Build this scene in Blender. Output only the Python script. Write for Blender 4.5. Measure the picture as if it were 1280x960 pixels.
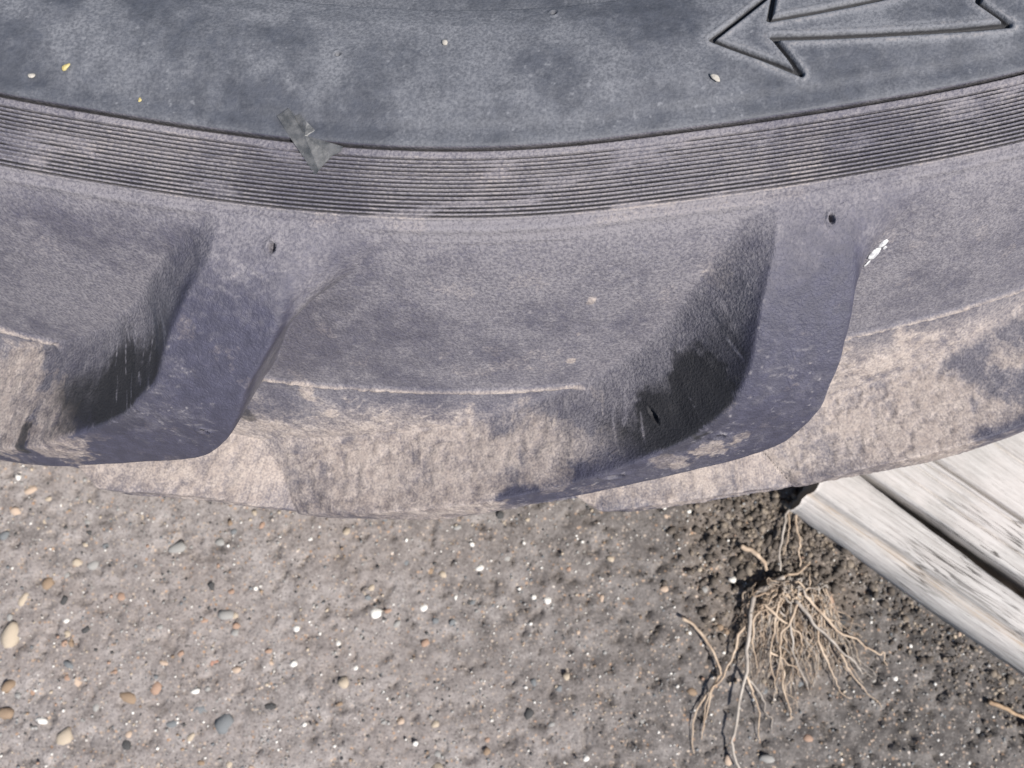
import bpy, math
import numpy as np
from mathutils import Matrix, Vector

for o in list(bpy.data.objects):
    bpy.data.objects.remove(o, do_unlink=True)
scene = bpy.context.scene
COL = scene.collection
rng = np.random.default_rng(11)

# ------------------------------------------------------------------ camera
# The tyre lies flat on its side, its axis is the world z axis.
RC, ZC = 0.803, 0.485                       # camera: distance from the axis, height
TILT, YAW, ROLL = math.radians(11.0), math.radians(1.03), math.radians(-1.16)
FPX = 1100.0 / 1280.0                       # focal length in picture widths
fwd = Vector((0, math.sin(TILT), -math.cos(TILT))); up = Vector((0, math.cos(TILT), math.sin(TILT))); right = Vector((1, 0, 0))
fwd, right = math.cos(YAW) * fwd + math.sin(YAW) * right, math.cos(YAW) * right - math.sin(YAW) * fwd
right, up = math.cos(ROLL) * right + math.sin(ROLL) * up, math.cos(ROLL) * up - math.sin(ROLL) * right
cam_data = bpy.data.cameras.new('camera')
cam = bpy.data.objects.new('camera', cam_data); COL.objects.link(cam)
cam.matrix_world = Matrix(((right.x, up.x, -fwd.x, 0), (right.y, up.y, -fwd.y, -RC), (right.z, up.z, -fwd.z, ZC), (0, 0, 0, 1)))
cam_data.sensor_width = 36.0; cam_data.lens = 36.0 * FPX
cam_data.clip_start = 0.01; cam_data.clip_end = 100.0
cam_data.dof.use_dof = True; cam_data.dof.focus_distance = 0.325; cam_data.dof.aperture_fstop = 18.0
scene.camera = cam

# ------------------------------------------------------------------ light
SUN_AZ, SUN_EL = math.radians(-46.0), math.radians(55.0)     # azimuth counted from +x
sun_dir = Vector((math.cos(SUN_EL) * math.cos(SUN_AZ), math.cos(SUN_EL) * math.sin(SUN_AZ), math.sin(SUN_EL)))
world = bpy.data.worlds.new('World'); scene.world = world; world.use_nodes = True
wn = world.node_tree.nodes; wl = world.node_tree.links
sky = wn.new('ShaderNodeTexSky'); sky.sky_type = 'NISHITA'; sky.sun_disc = False
sky.sun_elevation = SUN_EL
sky.sun_rotation = math.atan2(sun_dir.x, sun_dir.y)
wn['Background'].inputs['Strength'].default_value = 0.082
wl.new(sky.outputs[0], wn['Background'].inputs[0])
sd = bpy.data.lights.new('sun', 'SUN'); sd.energy = 4.3; sd.angle = math.radians(0.6); sd.color = (1.0, 0.95, 0.88)
sun = bpy.data.objects.new('sun', sd); COL.objects.link(sun)
sun.rotation_euler = sun_dir.to_track_quat('Z', 'Y').to_euler(); sun.location = sun_dir * 3
scene.view_settings.view_transform = 'Standard'; scene.view_settings.look = 'None'
scene.view_settings.gamma = 1.0; scene.view_settings.use_curve_mapping = False
scene.view_settings.exposure = 0.85

GZ = -0.125          # ground level
PT = -0.0855         # top of the planks
BASE = -0.0845       # underside of the tyre
ZM = 0.066           # mid plane of the tyre
KS = 0.79            # scale of the things on the ground


# ------------------------------------------------------------------ helpers
def at(px, py, z):
    """point of the photograph (1280 x 960) brought down to the height z"""
    d = fwd + right * ((px - 640) / 1100.0) - up * ((py - 480) / 1100.0)
    t = (z - ZC) / d.z
    return np.array((t * d.x, -RC + t * d.y, z))


def tag(o, label=None, cat=None, group=None, kind=None):
    if label: o['label'] = label
    if cat: o['category'] = cat
    if group: o['group'] = group
    if kind: o['kind'] = kind
    return o


def empty(name, loc=(0, 0, 0)):
    o = bpy.data.objects.new(name, None); COL.objects.link(o); o.location = loc; o.empty_display_size = 0.05
    return o


def parent(o, p):
    o.parent = p
    o.matrix_parent_inverse = Matrix.Translation(-Vector(p.location)) if p.parent is None else Matrix.Identity(4)
    return o


def mesh_np(name, verts, faces, smooth=True):
    """faces: int array (n,3) or (n,4)"""
    me = bpy.data.meshes.new(name)
    verts = np.ascontiguousarray(verts, dtype=np.float32); faces = np.ascontiguousarray(faces, dtype=np.int32)
    n, k = faces.shape
    me.vertices.add(len(verts)); me.vertices.foreach_set('co', verts.ravel())
    me.loops.add(n * k); me.loops.foreach_set('vertex_index', faces.ravel())
    me.polygons.add(n); me.polygons.foreach_set('loop_start', np.arange(0, n * k, k, dtype=np.int32))
    me.polygons.foreach_set('loop_total', np.full(n, k, dtype=np.int32))
    me.polygons.foreach_set('use_smooth', np.full(n, smooth, dtype=bool))
    me.update(calc_edges=True)
    return me


def link(name, me, mat, par=None):
    o = bpy.data.objects.new(name, me); COL.objects.link(o)
    if mat is not None and len(me.materials) == 0: me.materials.append(mat)
    if par is not None: parent(o, par)
    return o


def attr(me, name, vals):
    a = me.attributes.new(name, 'FLOAT', 'POINT'); a.data.foreach_set('value', np.ascontiguousarray(vals, dtype=np.float32))


def _hash(ix, iy, seed):
    h = (ix.astype(np.int64) * 374761393 + iy.astype(np.int64) * 668265263 + seed * 1442695041) & 0xffffffff
    h = ((h ^ (h >> 13)) * 1274126177) & 0xffffffff
    h = ((h ^ (h >> 16)) * 2246822519) & 0xffffffff
    return ((h ^ (h >> 15)) & 0xffffff) / float(0xffffff)


def vnoise(x, y, seed=0):
    ix = np.floor(x); iy = np.floor(y); fx = x - ix; fy = y - iy
    fx = fx * fx * fx * (fx * (fx * 6 - 15) + 10); fy = fy * fy * fy * (fy * (fy * 6 - 15) + 10)
    a = _hash(ix, iy, seed); b = _hash(ix + 1, iy, seed); c = _hash(ix, iy + 1, seed); d = _hash(ix + 1, iy + 1, seed)
    return (a * (1 - fx) + b * fx) * (1 - fy) + (c * (1 - fx) + d * fx) * fy


def fbm(x, y, seed=0, oct=4, gain=0.5):
    s = 0; a = 1.0; n = 0
    ca, sa = math.cos(0.6), math.sin(0.6)
    for i in range(oct):
        s = s + a * vnoise(x, y, seed + 17 * i); n += a; a *= gain
        x, y = 2.03 * (ca * x - sa * y) + 3.1, 2.03 * (sa * x + ca * y) + 7.7
    return s / n


def vnoise3(Q, seed=0):
    I = np.floor(Q).astype(np.int64); f = (Q - I).astype(np.float32)
    f = f * f * (3 - 2 * f)
    out = 0
    for dx in (0, 1):
        for dy in (0, 1):
            for dz in (0, 1):
                h = _hash(I[..., 0] + dx, I[..., 1] + dy + 7919 * (I[..., 2] + dz), seed).astype(np.float32)
                out = out + h * (f[..., 0] if dx else 1 - f[..., 0]) * (f[..., 1] if dy else 1 - f[..., 1]) * (f[..., 2] if dz else 1 - f[..., 2])
    return out


def fbm3(Q, scale, seed=0, oct=4, gain=0.55):
    s_ = 0; a = 1.0; n_ = 0; Q = Q * scale
    for i in range(oct):
        s_ = s_ + a * vnoise3(Q + 11.3 * i, seed + 13 * i); n_ += a; a *= gain; Q = Q * 2.07
    return s_ / n_


def sstep(a, b, x):
    t = np.clip((x - a) / (b - a), 0, 1)
    return t * t * (3 - 2 * t)


def spline(xk, yk, x):
    """Catmull-Rom style (finite difference hermite) interpolation"""
    xk = np.asarray(xk, float); yk = np.asarray(yk, float); x = np.clip(np.asarray(x, float), xk[0], xk[-1])
    m = np.gradient(yk, xk)
    i = np.clip(np.searchsorted(xk, x, side='right') - 1, 0, len(xk) - 2)
    h = xk[i + 1] - xk[i]; t = (x - xk[i]) / h
    return ((2 * t**3 - 3 * t**2 + 1) * yk[i] + (t**3 - 2 * t**2 + t) * h * m[i] + (-2 * t**3 + 3 * t**2) * yk[i + 1] + (t**3 - t**2) * h * m[i + 1])


# ------------------------------------------------------------------ materials
def new_mat(name):
    m = bpy.data.materials.new(name); m.use_nodes = True
    nt = m.node_tree; b = nt.nodes['Principled BSDF']
    return m, nt, b


class N:
    """tiny node-graph writer"""
    def __init__(s, nt): s.nt = nt; s.co = nt.nodes.new('ShaderNodeTexCoord').outputs['Object']
    def put(s, sock, v):
        if isinstance(v, bpy.types.NodeSocket): s.nt.links.new(v, sock)
        else: sock.default_value = v
    def mapping(s, scale=(1, 1, 1), rot=(0, 0, 0), loc=(0, 0, 0)):
        n = s.nt.nodes.new('ShaderNodeMapping'); s.nt.links.new(s.co, n.inputs['Vector'])
        n.inputs['Scale'].default_value = scale; n.inputs['Rotation'].default_value = rot; n.inputs['Location'].default_value = loc
        return n.outputs[0]
    def noise(s, scale, detail=4, rough=0.55, vec=None, dist=0.0):
        n = s.nt.nodes.new('ShaderNodeTexNoise'); s.nt.links.new(vec if vec is not None else s.co, n.inputs['Vector'])
        n.inputs['Scale'].default_value = scale; n.inputs['Detail'].default_value = detail
        n.inputs['Roughness'].default_value = rough; n.inputs['Distortion'].default_value = dist
        return n.outputs['Fac']
    def voronoi(s, scale, feature='F1', out='Distance', vec=None):
        n = s.nt.nodes.new('ShaderNodeTexVoronoi'); n.feature = feature
        s.nt.links.new(vec if vec is not None else s.co, n.inputs['Vector']); n.inputs['Scale'].default_value = scale
        return n.outputs[out]
    def ramp(s, f, stops):
        n = s.nt.nodes.new('ShaderNodeValToRGB'); s.nt.links.new(f, n.inputs[0])
        el = n.color_ramp.elements
        while len(el) < len(stops): el.new(0.5)
        for e, (p, c) in zip(el, stops):
            e.position = p; e.color = c if len(c) == 4 else (*c, 1)
        return n.outputs[0]
    def math(s, op, a, b=0.0, c=0.0, clamp=False):
        n = s.nt.nodes.new('ShaderNodeMath'); n.operation = op; n.use_clamp = clamp
        for i, v in enumerate((a, b, c)): s.put(n.inputs[i], v)
        return n.outputs[0]
    def step(s, a, b, x):
        n = s.nt.nodes.new('ShaderNodeMapRange'); n.interpolation_type = 'SMOOTHSTEP'
        s.put(n.inputs['Value'], x); n.inputs['From Min'].default_value = a; n.inputs['From Max'].default_value = b
        return n.outputs[0]
    def mix(s, f, a, b, mode='MIX'):
        n = s.nt.nodes.new('ShaderNodeMix'); n.data_type = 'RGBA'; n.blend_type = mode
        s.put(n.inputs[0], f)
        for i, v in ((6, a), (7, b)):
            s.put(n.inputs[i], v if isinstance(v, bpy.types.NodeSocket) else (*v, 1))
        return n.outputs[2]
    def attr(s, name):
        n = s.nt.nodes.new('ShaderNodeAttribute'); n.attribute_name = name
        return n.outputs['Fac']
    def bump(s, h, strength, dist, normal=None):
        n = s.nt.nodes.new('ShaderNodeBump'); s.nt.links.new(h, n.inputs['Height'])
        n.inputs['Strength'].default_value = strength; n.inputs['Distance'].default_value = dist
        if normal is not None: s.nt.links.new(normal, n.inputs['Normal'])
        return n.outputs[0]


def rubber(name, grain=1.0, tint=(0.060, 0.064, 0.075), film=(0.20, 0.195, 0.205)):
    """dusty rubber; the broad dust, mud, rubbed patches and painted shade come from the mesh, only the grain is made here"""
    m, nt, b = new_mat(name); n = N(nt)
    dust = n.attr('dust'); mud = n.attr('mud'); bare_shade = n.attr('bare_shade')
    fine = n.noise(950, 2, 0.6); mid = n.noise(210, 3, 0.6)
    col = n.mix(n.step(0.35, 0.68, mid), tint, tuple(c * 1.35 for c in tint))
    f1 = n.math('MULTIPLY', dust, n.math('ADD', 0.48, n.math('MULTIPLY', n.step(0.30, 0.70, fine), 0.80)), clamp=True)
    col = n.mix(f1, col, film)
    g = n.math('ADD', mud, n.math('MULTIPLY', n.math('SUBTRACT', mid, 0.5), 0.40))
    g = n.math('ADD', g, n.math('MULTIPLY', n.math('SUBTRACT', fine, 0.5), 0.60))
    mk = n.step(-0.05, 1.05, g)
    mcol = n.mix(n.step(0.3, 0.7, mid), (0.320, 0.262, 0.224), (0.44, 0.372, 0.322))
    col = n.mix(n.math('MULTIPLY', mk, n.math('ADD', 0.46, n.math('MULTIPLY', n.step(0.30, 0.68, fine), 0.28))), col, mcol)
    ck = n.step(0.15, 0.85, n.math('ADD', bare_shade, n.math('MULTIPLY', n.math('SUBTRACT', mid, 0.5), 0.45)))
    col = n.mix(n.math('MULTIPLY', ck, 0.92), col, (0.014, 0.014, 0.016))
    vor = n.voronoi(330, 'DISTANCE_TO_EDGE')
    crk = n.math('MULTIPLY', n.step(0.07, 0.015, vor), n.step(0.44, 0.60, mid))
    col = n.mix(n.math('MULTIPLY', crk, 0.16 * grain), col, (0.02, 0.02, 0.024))
    nt.links.new(col, b.inputs['Base Color'])
    nt.links.new(n.math('ADD', 0.60, n.math('MULTIPLY', f1, 0.3)), b.inputs['Roughness'])
    b.inputs['Specular IOR Level'].default_value = 0.35
    h = n.math('ADD', n.math('MULTIPLY', fine, 1.0), n.math('SUBTRACT', n.math('MULTIPLY', mid, 0.6), n.math('MULTIPLY', crk, 0.15)))
    h = n.math('MULTIPLY', h, n.math('SUBTRACT', 0.8, n.math('MULTIPLY', mk, 0.35)))
    nt.links.new(n.bump(h, 0.65 * grain, 0.0009), b.inputs['Normal'])
    return m


def plain(name, c1, c2, scale=200, rough=0.85, bump=0.3, spec=0.3):
    m, nt, b = new_mat(name); n = N(nt)
    f = n.noise(scale, 4, 0.6)
    nt.links.new(n.mix(n.step(0.3, 0.7, f), c1, c2), b.inputs['Base Color'])
    b.inputs['Roughness'].default_value = rough; b.inputs['Specular IOR Level'].default_value = spec
    nt.links.new(n.bump(n.noise(scale * 3, 3), bump, 0.001), b.inputs['Normal'])
    return m


M_SIDE = rubber('sidewall rubber', 0.45, (0.036, 0.039, 0.049), (0.140, 0.143, 0.157))
M_TREAD = rubber('shoulder rubber', 1.0, (0.036, 0.035, 0.053), (0.168, 0.157, 0.170))

# ------------------------------------------------------------------ tyre
NL = 21; PITCH = 360.0 / NL
RV = dict(
    v=[0, 1, 1.5, 2, 3, 4, 5, 6, 7, 8],
    VR=[.669, .6935, .7020, .7090, .7220, .7345, .7435, .750, .754, .755],
    VZ=[.214, .209, .1985, .1845, .1535, .121, .103, .088, .076, .066],
    LR=[.669, .6935, .712, .729, .7555, .769, .7765, .782, .786, .788],
    LZ=[.214, .209, .2025, .1925, .1685, .140, .116, .098, .081, .066])
# sidewall, from the bead outwards
SWR = [.415, .418, .43, .46, .52, .58, .606, .6085, .6115, .614, .622, .635, .650, .660, .669]
SWZ = [.112, .125, .14, .15, .165, .186, .1945, .1972, .2028, .2065, .2103, .2140, .2162, .2160, .2143]

th_f = np.concatenate([np.arange(-20.0, 6.2, 0.056), np.arange(6.2, 16.6, 0.030), np.arange(16.6, 23.0001, 0.056)])
th_c = np.arange(23.5, 339.6, 0.70)
TH = np.concatenate([th_f, th_c]); NC = len(TH)

# rows: (kind, parameter); q runs over the whole outer surface from upper bead to lower bead
rowsA = np.concatenate([np.linspace(0, 0.755, 30, endpoint=False), np.linspace(0.755, 1, 215, endpoint=False)])     # upper sidewall
rowsB = np.linspace(0, 1, 118, endpoint=False)                                                                    # rib band (v 0..1)
rowsC = np.linspace(1, 8, 330, endpoint=False)                                                                    # shoulder and upper half of the tread
rowsD = np.linspace(8, 1, 64, endpoint=False)                                                                     # lower half
rowsE = np.linspace(1, 0, 6, endpoint=False)
rowsF = np.linspace(1, 0, 40)
nA, nB, nC, nD, nE, nF = map(len, (rowsA, rowsB, rowsC, rowsD, rowsE, rowsF))
swl = np.concatenate([[0], np.cumsum(np.hypot(np.diff(SWR), np.diff(SWZ)))]); swl /= swl[-1]
a_r, a_z = np.interp(rowsA, swl, SWR), np.interp(rowsA, swl, SWZ)
ker = np.array([1, 2, 1]) / 4.0
for _ in range(2):
    a_r[1:-1] = np.convolve(a_r, ker, 'valid'); a_z[1:-1] = np.convolve(a_z, ker, 'valid')
f_r, f_z = np.interp(rowsF, swl, SWR), 2 * ZM - np.interp(rowsF, swl, SWZ)
vv = np.concatenate([rowsB, rowsC]); vd = np.concatenate([rowsD, rowsE])
prof = lambda key, v: spline(RV['v'], RV[key], v)
base_r = np.concatenate([a_r, prof('VR', vv), prof('VR', vd), f_r])
base_z = np.concatenate([a_z, prof('VZ', vv), 2 * ZM - prof('VZ', vd), f_z])
lug_r = np.concatenate([a_r, prof('LR', vv), prof('LR', vd), f_r])
lug_z = np.concatenate([a_z, prof('LZ', vv), 2 * ZM - prof('LZ', vd), f_z])
V = np.concatenate([np.zeros(nA), vv, vd, np.zeros(nF)])
side = np.concatenate([np.ones(nA + nB + nC), -np.ones(nD + nE + nF)])
NR = len(V)
arc = np.concatenate([[0], np.cumsum(np.hypot(np.diff(base_r), np.diff(base_z)))])
iB, iC, iD = nA, nA + nB, nA + nB + nC
arc -= arc[iB]                                  # 0 at the groove between sidewall and ribs
T2, S2 = np.meshgrid(TH, arc)                   # rows x cols
X2 = np.radians(np.where(T2 > 180, T2 - 360, T2)) * 0.72
V2 = np.repeat(V[:, None], NC, 1)

# lug footprint: edges as angle against v, for a lug whose shoulder corner sits at 9.2 degrees
R_v = [1, 1.4, 2.3, 2.9, 3.75, 4.15, 4.5, 5.05, 5.7, 6.3, 7.1, 8, 8.7]
R_t = {1: [11.5, 10.96, 9.9, 9.5, 9.2, 8.7, 7.6, 4.9, 1.95, 0.2, -2.3, -5.6, -6.8], -1: [11.5, 10.96, 9.9, 9.5, 9.2, 8.7, 7.6, 4.9, 1.95, 0.2, -2.3, -5.0, -8.0]}
L_v = [1, 1.4, 2.1, 2.85, 3.4, 3.95, 4.6, 5.3, 6.1, 7, 7.6, 8, 8.7]
L_t = {1: [7.9, 7.65, 7.1, 6.75, 5.9, 4.5, 2.6, 0.3, -2.6, -5.4, -6.6, -7.0, -7.4], -1: [7.9, 7.65, 7.1, 6.75, 5.9, 4.5, 2.6, 0.0, -3.6, -8.0, -10.4, -11.6, -12.6]}
m = np.zeros((NR, NC)); lug_id = np.full((NR, NC), -1, int); lw_ = np.zeros((NR, NC))
vs_all = np.where(side > 0, V, 16 - V)          # 0..16 over the tread, upper lugs live in 1..8.3, lower in 16-..
lum_th = ((TH + 180) % 360) - 180
for half in (1, -1):
    vloc = vs_all if half > 0 else 16 - vs_all
    rows = np.where((vloc > 1.02) & (vloc < 8.8) & (np.arange(NR) >= iC) & (np.arange(NR) < iD + nD))[0]
    vr = vloc[rows]
    tR = spline(R_v, R_t[half], vr); tL = spline(L_v, L_t[half], vr)
    wR = np.interp(vr, [1, 1.5, 2.2, 3, 4, 5, 8.6], [3.0, 2.2, 0.9, 0.6, 0.6, 0.8, 0.9])
    wL = np.interp(vr, [1, 2, 3, 4, 4.6, 5.5, 7, 8.6], [0.7, 1.1, 1.7, 2.1, 2.4, 2.4, 2.6, 2.6])
    if half < 0: wL = np.interp(vr, [6.5, 7.4, 8.6], [2.2, 4.0, 4.5])
    end = (sstep(8.25, 7.95, vr) if half > 0 else 0.95 * sstep(8.75, 8.45, vr)) * sstep(1.0, 1.25, vr)
    for k in range(NL):
        skew = (0.25 if k % 2 == 0 else 1.7) if k not in (0,) else 0.0
        if k == NL - 1: skew = 1.75
        c = k * PITCH + (0 if half > 0 else 15.6)
        dsk = skew * np.clip(4 - vr, 0, 3) / 2.6
        rel = (lum_th[None, :] - c + 180) % 360 - 180
        rel = rel - dsk[:, None]
        cols = np.where((rel.max(0) > -20) & (rel.min(0) < 18))[0]
        rel = rel[:, cols]
        # gentle waviness of the worn edges
        wob = 0.07 * (vnoise(vr[:, None] * 3.3 + 0 * rel, 0 * rel + k * 7.3 + (half + 1) * 50, 5) - .5) * 2
        left = (rel - tL[:, None] + wob) / wL[:, None] + 0.95
        rgt = (tR[:, None] - rel + wob) / wR[:, None] + np.interp(wR, [.9, 2.2, 3.0], [.85, .55, .40])[:, None]
        sl = np.clip(left, 0, 1.15); sl = sl ** 1.6; sl = np.where(sl < .93, sl, .93 + .07 * np.tanh((sl - .93) / .07))
        sr = np.clip(rgt, 0, 1.15) ** 1.3; sr = np.where(sr < .86, sr, .86 + .14 * np.tanh((sr - .86) / .14))
        sl = sl / sl.max(); sr = sr / sr.max()
        mm = sl * sr * end[:, None]
        sub = m[np.ix_(rows, cols)]
        better = mm > sub
        m[np.ix_(rows, cols)] = np.where(better, mm, sub)
        kid = k if half > 0 else NL + k
        lid = lug_id[np.ix_(rows, cols)]
        lug_id[np.ix_(rows, cols)] = np.where(better & (mm > 0.02), kid, lid)
        lf = lw_[np.ix_(rows, cols)]
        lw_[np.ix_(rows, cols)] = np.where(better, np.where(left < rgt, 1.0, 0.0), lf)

R2 = base_r[:, None] + m * (lug_r - base_r)[:, None]
Z2 = base_z[:, None] + m * (lug_z - base_z)[:, None]
# the carcass is a little out of round, as an empty tyre is
dth = np.array([-22, -14.1, -11.1, -8.3, -4.4, -1.2, 1.9, 5.4, 8.9, 11.3, 15.7, 26])
ddr = np.array([0, -.0006, -.0014, -.0008, .0009, .0016, .0008, -.0015, -.0016, -.0010, .0014, 0])
oor = np.interp(np.where(TH > 180, TH - 360, TH), dth, ddr)
oor[np.abs(np.where(TH > 180, TH - 360, TH)) > 26] = 0
oor = np.convolve(np.pad(oor, 30, mode='wrap'), np.ones(61) / 61, 'valid')
thw = np.where(TH > 180, TH - 360, TH)
flare = .0065 * (sstep(-9.5, -15, thw) * sstep(-30, -20, thw) + 1.1 * sstep(10.5, 18, thw) * sstep(34, 24, thw))
R2 = R2 + flare[None, :] * sstep(.735, .775, R2) * (side[:, None] > -2)
R2 = R2 + oor[None, :] * np.interp(base_r, [.5, .66, .74], [0, 1, .5])[:, None] * (side[:, None] > 0)
tr = np.radians(T2)


def cart(R, Z):
    return np.stack([R * np.sin(tr), -R * np.cos(tr), Z], -1)


def grid_normals(P):
    dt = np.roll(P, -1, 1) - np.roll(P, 1, 1)
    ds = np.empty_like(P); ds[1:-1] = P[2:] - P[:-2]; ds[0] = P[1] - P[0]; ds[-1] = P[-1] - P[-2]
    n = np.cross(ds, dt); n /= np.linalg.norm(n, axis=-1, keepdims=True) + 1e-12
    return n


P = cart(R2, Z2); NRM = grid_normals(P)
if NRM[iC + 5, 0, 2] < 0: NRM = -NRM
D = np.zeros((NR, NC))
# crisp joint between sidewall and rib band
D -= 0.0026 * np.exp(-((S2 - 0.0007) / 0.00042) ** 2)
D += 0.0012 * sstep(-0.007, -0.0008, S2) * sstep(0.0004, -0.0002, S2)
# the ribs: thirteen fine grooves, dirt packed into some stretches
bw = arc[iC]
NG = 15; g0, g1 = 0.0034, bw - 0.0012
pit = (g1 - g0) / NG
ph = (S2 - g0) / pit
ing = (S2 > g0) & (S2 < g1)
w = np.abs(ph - np.floor(ph) - 0.5)
fill = fbm(X2 * 40 + 4, S2 * 160, 31, 5); Tm = np.where(T2 > 180, T2 - 360, T2)
lane = vnoise(np.floor(ph) * 5.3 + 0.5, X2 * 14 + np.floor(ph) * 1.7, 44)
deep = np.clip(1.2 - 0.75 * sstep(.54, .74, fill) - 0.3 * sstep(.6, .85, lane) - .25 * sstep(2, 6, Tm) * sstep(10, 7, Tm), 0.30, 1)
D -= np.where(ing, 0.0015 * deep * sstep(0.26, 0.10, w), 0)
D -= 0.0007 * np.exp(-((S2 - (bw + 0.0002)) / 0.0009) ** 2)
D += 0.0009 * np.exp(-((S2 - (bw + 0.0024)) / 0.0016) ** 2)
# moulding line on the groove floor between the lugs
sM = arc[iC + int(round((4.0 - 1) / 7 * nC))]
open_ = sstep(0.12, 0.0, m)
wavy = 0.0012 * (vnoise(X2 * 25, 0 * X2 + 3, 8) - .5) + .0075 * sstep(9.5, 12, np.where(T2 > 180, T2 - 360, T2)) * sstep(30, 24, np.where(T2 > 180, T2 - 360, T2))
D += open_ * (side[:, None] > 0) * (0.0014 * np.exp(-((S2 - sM + wavy) / 0.0010) ** 2) - 0.0006 * sstep(sM - .0002, sM + 0.003, S2 + wavy) * sstep(sM + .02, sM + .004, S2))
# lumps, dents, worn edges
D += 0.0010 * (fbm(X2 * 40, S2 * 40, 3, 4) - .5) * (V2 > 1.0)
D += 0.0011 * (fbm(X2 * 14, S2 * 14, 5, 3) - .5) * (V2 > 1.3)
D += 0.0006 * (fbm(X2 * 30, S2 * 30, 6, 3) - .5) * (S2 < 0)
edge = np.clip(4 * m * (1 - m), 0, 1)
D += 0.0009 * edge * (fbm(X2 * 130, S2 * 130, 9, 3) - .5)
# moulding vents and small nicks: angle, metres from the rib groove, radius, depth
def pitat(t, s, rad, dep, el=1.0):
    global D
    d = np.hypot((np.where(T2 > 180, T2 - 360, T2) - t) * math.pi / 180 * 0.70 / el, S2 - s)
    D = D - dep * sstep(rad, rad * 0.45, d) + 0.25 * dep * np.exp(-((d - rad * 1.25) / (rad * .4)) ** 2)
# outline arrow moulded into the sidewall: (angle, radius)
ARW = [(6.82, .6383), (9.19, .6565), (8.69, .6409), (15.73, .6526), (15.22, .6414), (16.05, .6300), (8.77, .6332), (9.35, .6200)]
r2a = np.repeat(base_r[:, None], NC, 1)
xa = np.radians(np.where(T2 > 180, T2 - 360, T2)) * 0.642; ya = r2a
dist = np.full((NR, NC), 1.0)
rsel = slice(0, iB); csel = slice(0, len(th_f))
pts = [(math.radians(a) * 0.642, r) for a, r in ARW]
for i in range(len(pts)):
    (x0, y0), (x1, y1) = pts[i], pts[(i + 1) % len(pts)]
    dx, dy = x1 - x0, y1 - y0
    xx, yy = xa[rsel, csel], ya[rsel, csel]
    t = np.clip(((xx - x0) * dx + (yy - y0) * dy) / (dx * dx + dy * dy), 0, 1)
    # long shaft lines follow the curve of the tyre already, the plot is in polar coordinates
    thick = 1.0 if abs(dx) > 0.03 else 0.85
    dd = np.hypot(xx - x0 - t * dx, yy - y0 - t * dy) / thick
    dist[rsel, csel] = np.minimum(dist[rsel, csel], dd)
D -= 0.0022 * sstep(0.00150, 0.0005, dist)
D += 0.00035 * np.exp(-((dist - 0.0022) / 0.0009) ** 2)

VENTS = [(-6.0, bw + .0079, .0014, .0030), (9.35, bw + .0079, .0012, .0028), (-8.3, bw + .0789, .0014, .003, 1.4), (6.41, bw + .0868, .0016, .003, 1.5),
         (3.52, bw + .1104, .0017, .003, 2.2), (4.75, bw + .0891, .0010, .002, 1.2), (-4.6, -.032, .0011, .0015), (2.1, -.053, .0013, .0018)]
for v_ in VENTS: pitat(*v_)

P = P + NRM * D[..., None]
NRM = grid_normals(P)
if NRM[iC + 5, 0, 2] < 0: NRM = -NRM

S3 = np.concatenate([np.zeros((1, NC)), np.cumsum(np.linalg.norm(np.diff(cart(R2, Z2), axis=0), axis=-1), 0)]); S3 -= S3[iC][None, :]
# ---- surface state: dust film, caked mud, rubbed black rubber, painted shade
up_ = (side[:, None] > 0)
n_big = fbm(X2 * 16, S2 * 22, 71, 4); n_mid = fbm3(P, 75, 72, 4, .6); n_mid = .5 + 1.15 * (n_mid - .5); n_fine = fbm3(P, 300, 73, 3, .6); n_fine = .5 + 1.15 * (n_fine - .5)
n_str = fbm(X2 * 260, S2 * 60, 74, 3, .6)
pat = .50 * n_big + .32 * n_mid + .18 * n_fine
dust = 0.30 + 0.50 * sstep(.34, .66, pat)
dust = np.where(S2 < 0, 0.14 + 0.58 * sstep(.32, .68, .44 * n_big + .44 * n_mid + .12 * n_fine) + .10 * sstep(.58, .75, n_mid), dust)
dust += np.where((S2 > 0) & (V2 < 1), .22, 0)
dust += 0.40 * np.exp(-((S2 - bw - .002) / .006) ** 2) * (V2 > 0.9)
dust -= 0.72 * sstep(.6, .95, m) * sstep(1.2, 2.2, V2) * (0.45 + .9 * n_mid)
dust += 0.75 * np.exp(-((dist - 0.0026) / 0.0020) ** 2)
dust *= 1 - .30 * (S2 < 0) * sstep(-.022, -.004, S2)
spk = fbm(X2 * 520, S3 * 520, 75, 2); dust += .8 * sstep(.80, .88, spk) * sstep(.40, .62, n_big) + .10 * sstep(.62, .72, n_fine)
dust -= .12 * sstep(.30, .22, spk)
dust = np.clip(dust, 0, 1.3)
mp = .42 * fbm3(P * np.array((1, 1, 1.5)), 22, 81, 4) + .33 * n_mid + .25 * n_fine; mp = .5 + 1.15 * (mp - .5)
floor_ = sstep(3.85, 4.9, V2) * (1 - (1 - .8 * sstep(5.2, 6.2, V2)) * sstep(0.80, 0.99, m)) * up_ + .8 * (~up_)
mud = -0.30 + floor_ * (0.38 + 2.0 * (mp - .44))
mud += .50 * sstep(0, .0012, S2 - sM + wavy) * sstep(.05, .012, S2 - sM) * open_ * up_ * sstep(8, 10, Tm)
mud += 0.25 * floor_ * sstep(4.4, 6.0, V2)
mud += 1.2 * np.exp(-((S2 - sM - .0002 + wavy) / .0012) ** 2) * open_ * up_ * sstep(.36, .55, fbm(X2 * 20 + 9, S2 * 3, 83, 3) + .10)
mud += 0.50 * np.exp(-((S2 - bw - .0015) / .003) ** 2) * sstep(.42, .6, fbm(X2 * 25, S2 * 8, 85, 3)) * (V2 > .5)
mud += np.where((V2 < 1) & (S2 > .002), .36 * sstep(.12, .4, w) + .7 * (n_mid - .45), 0)
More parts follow.
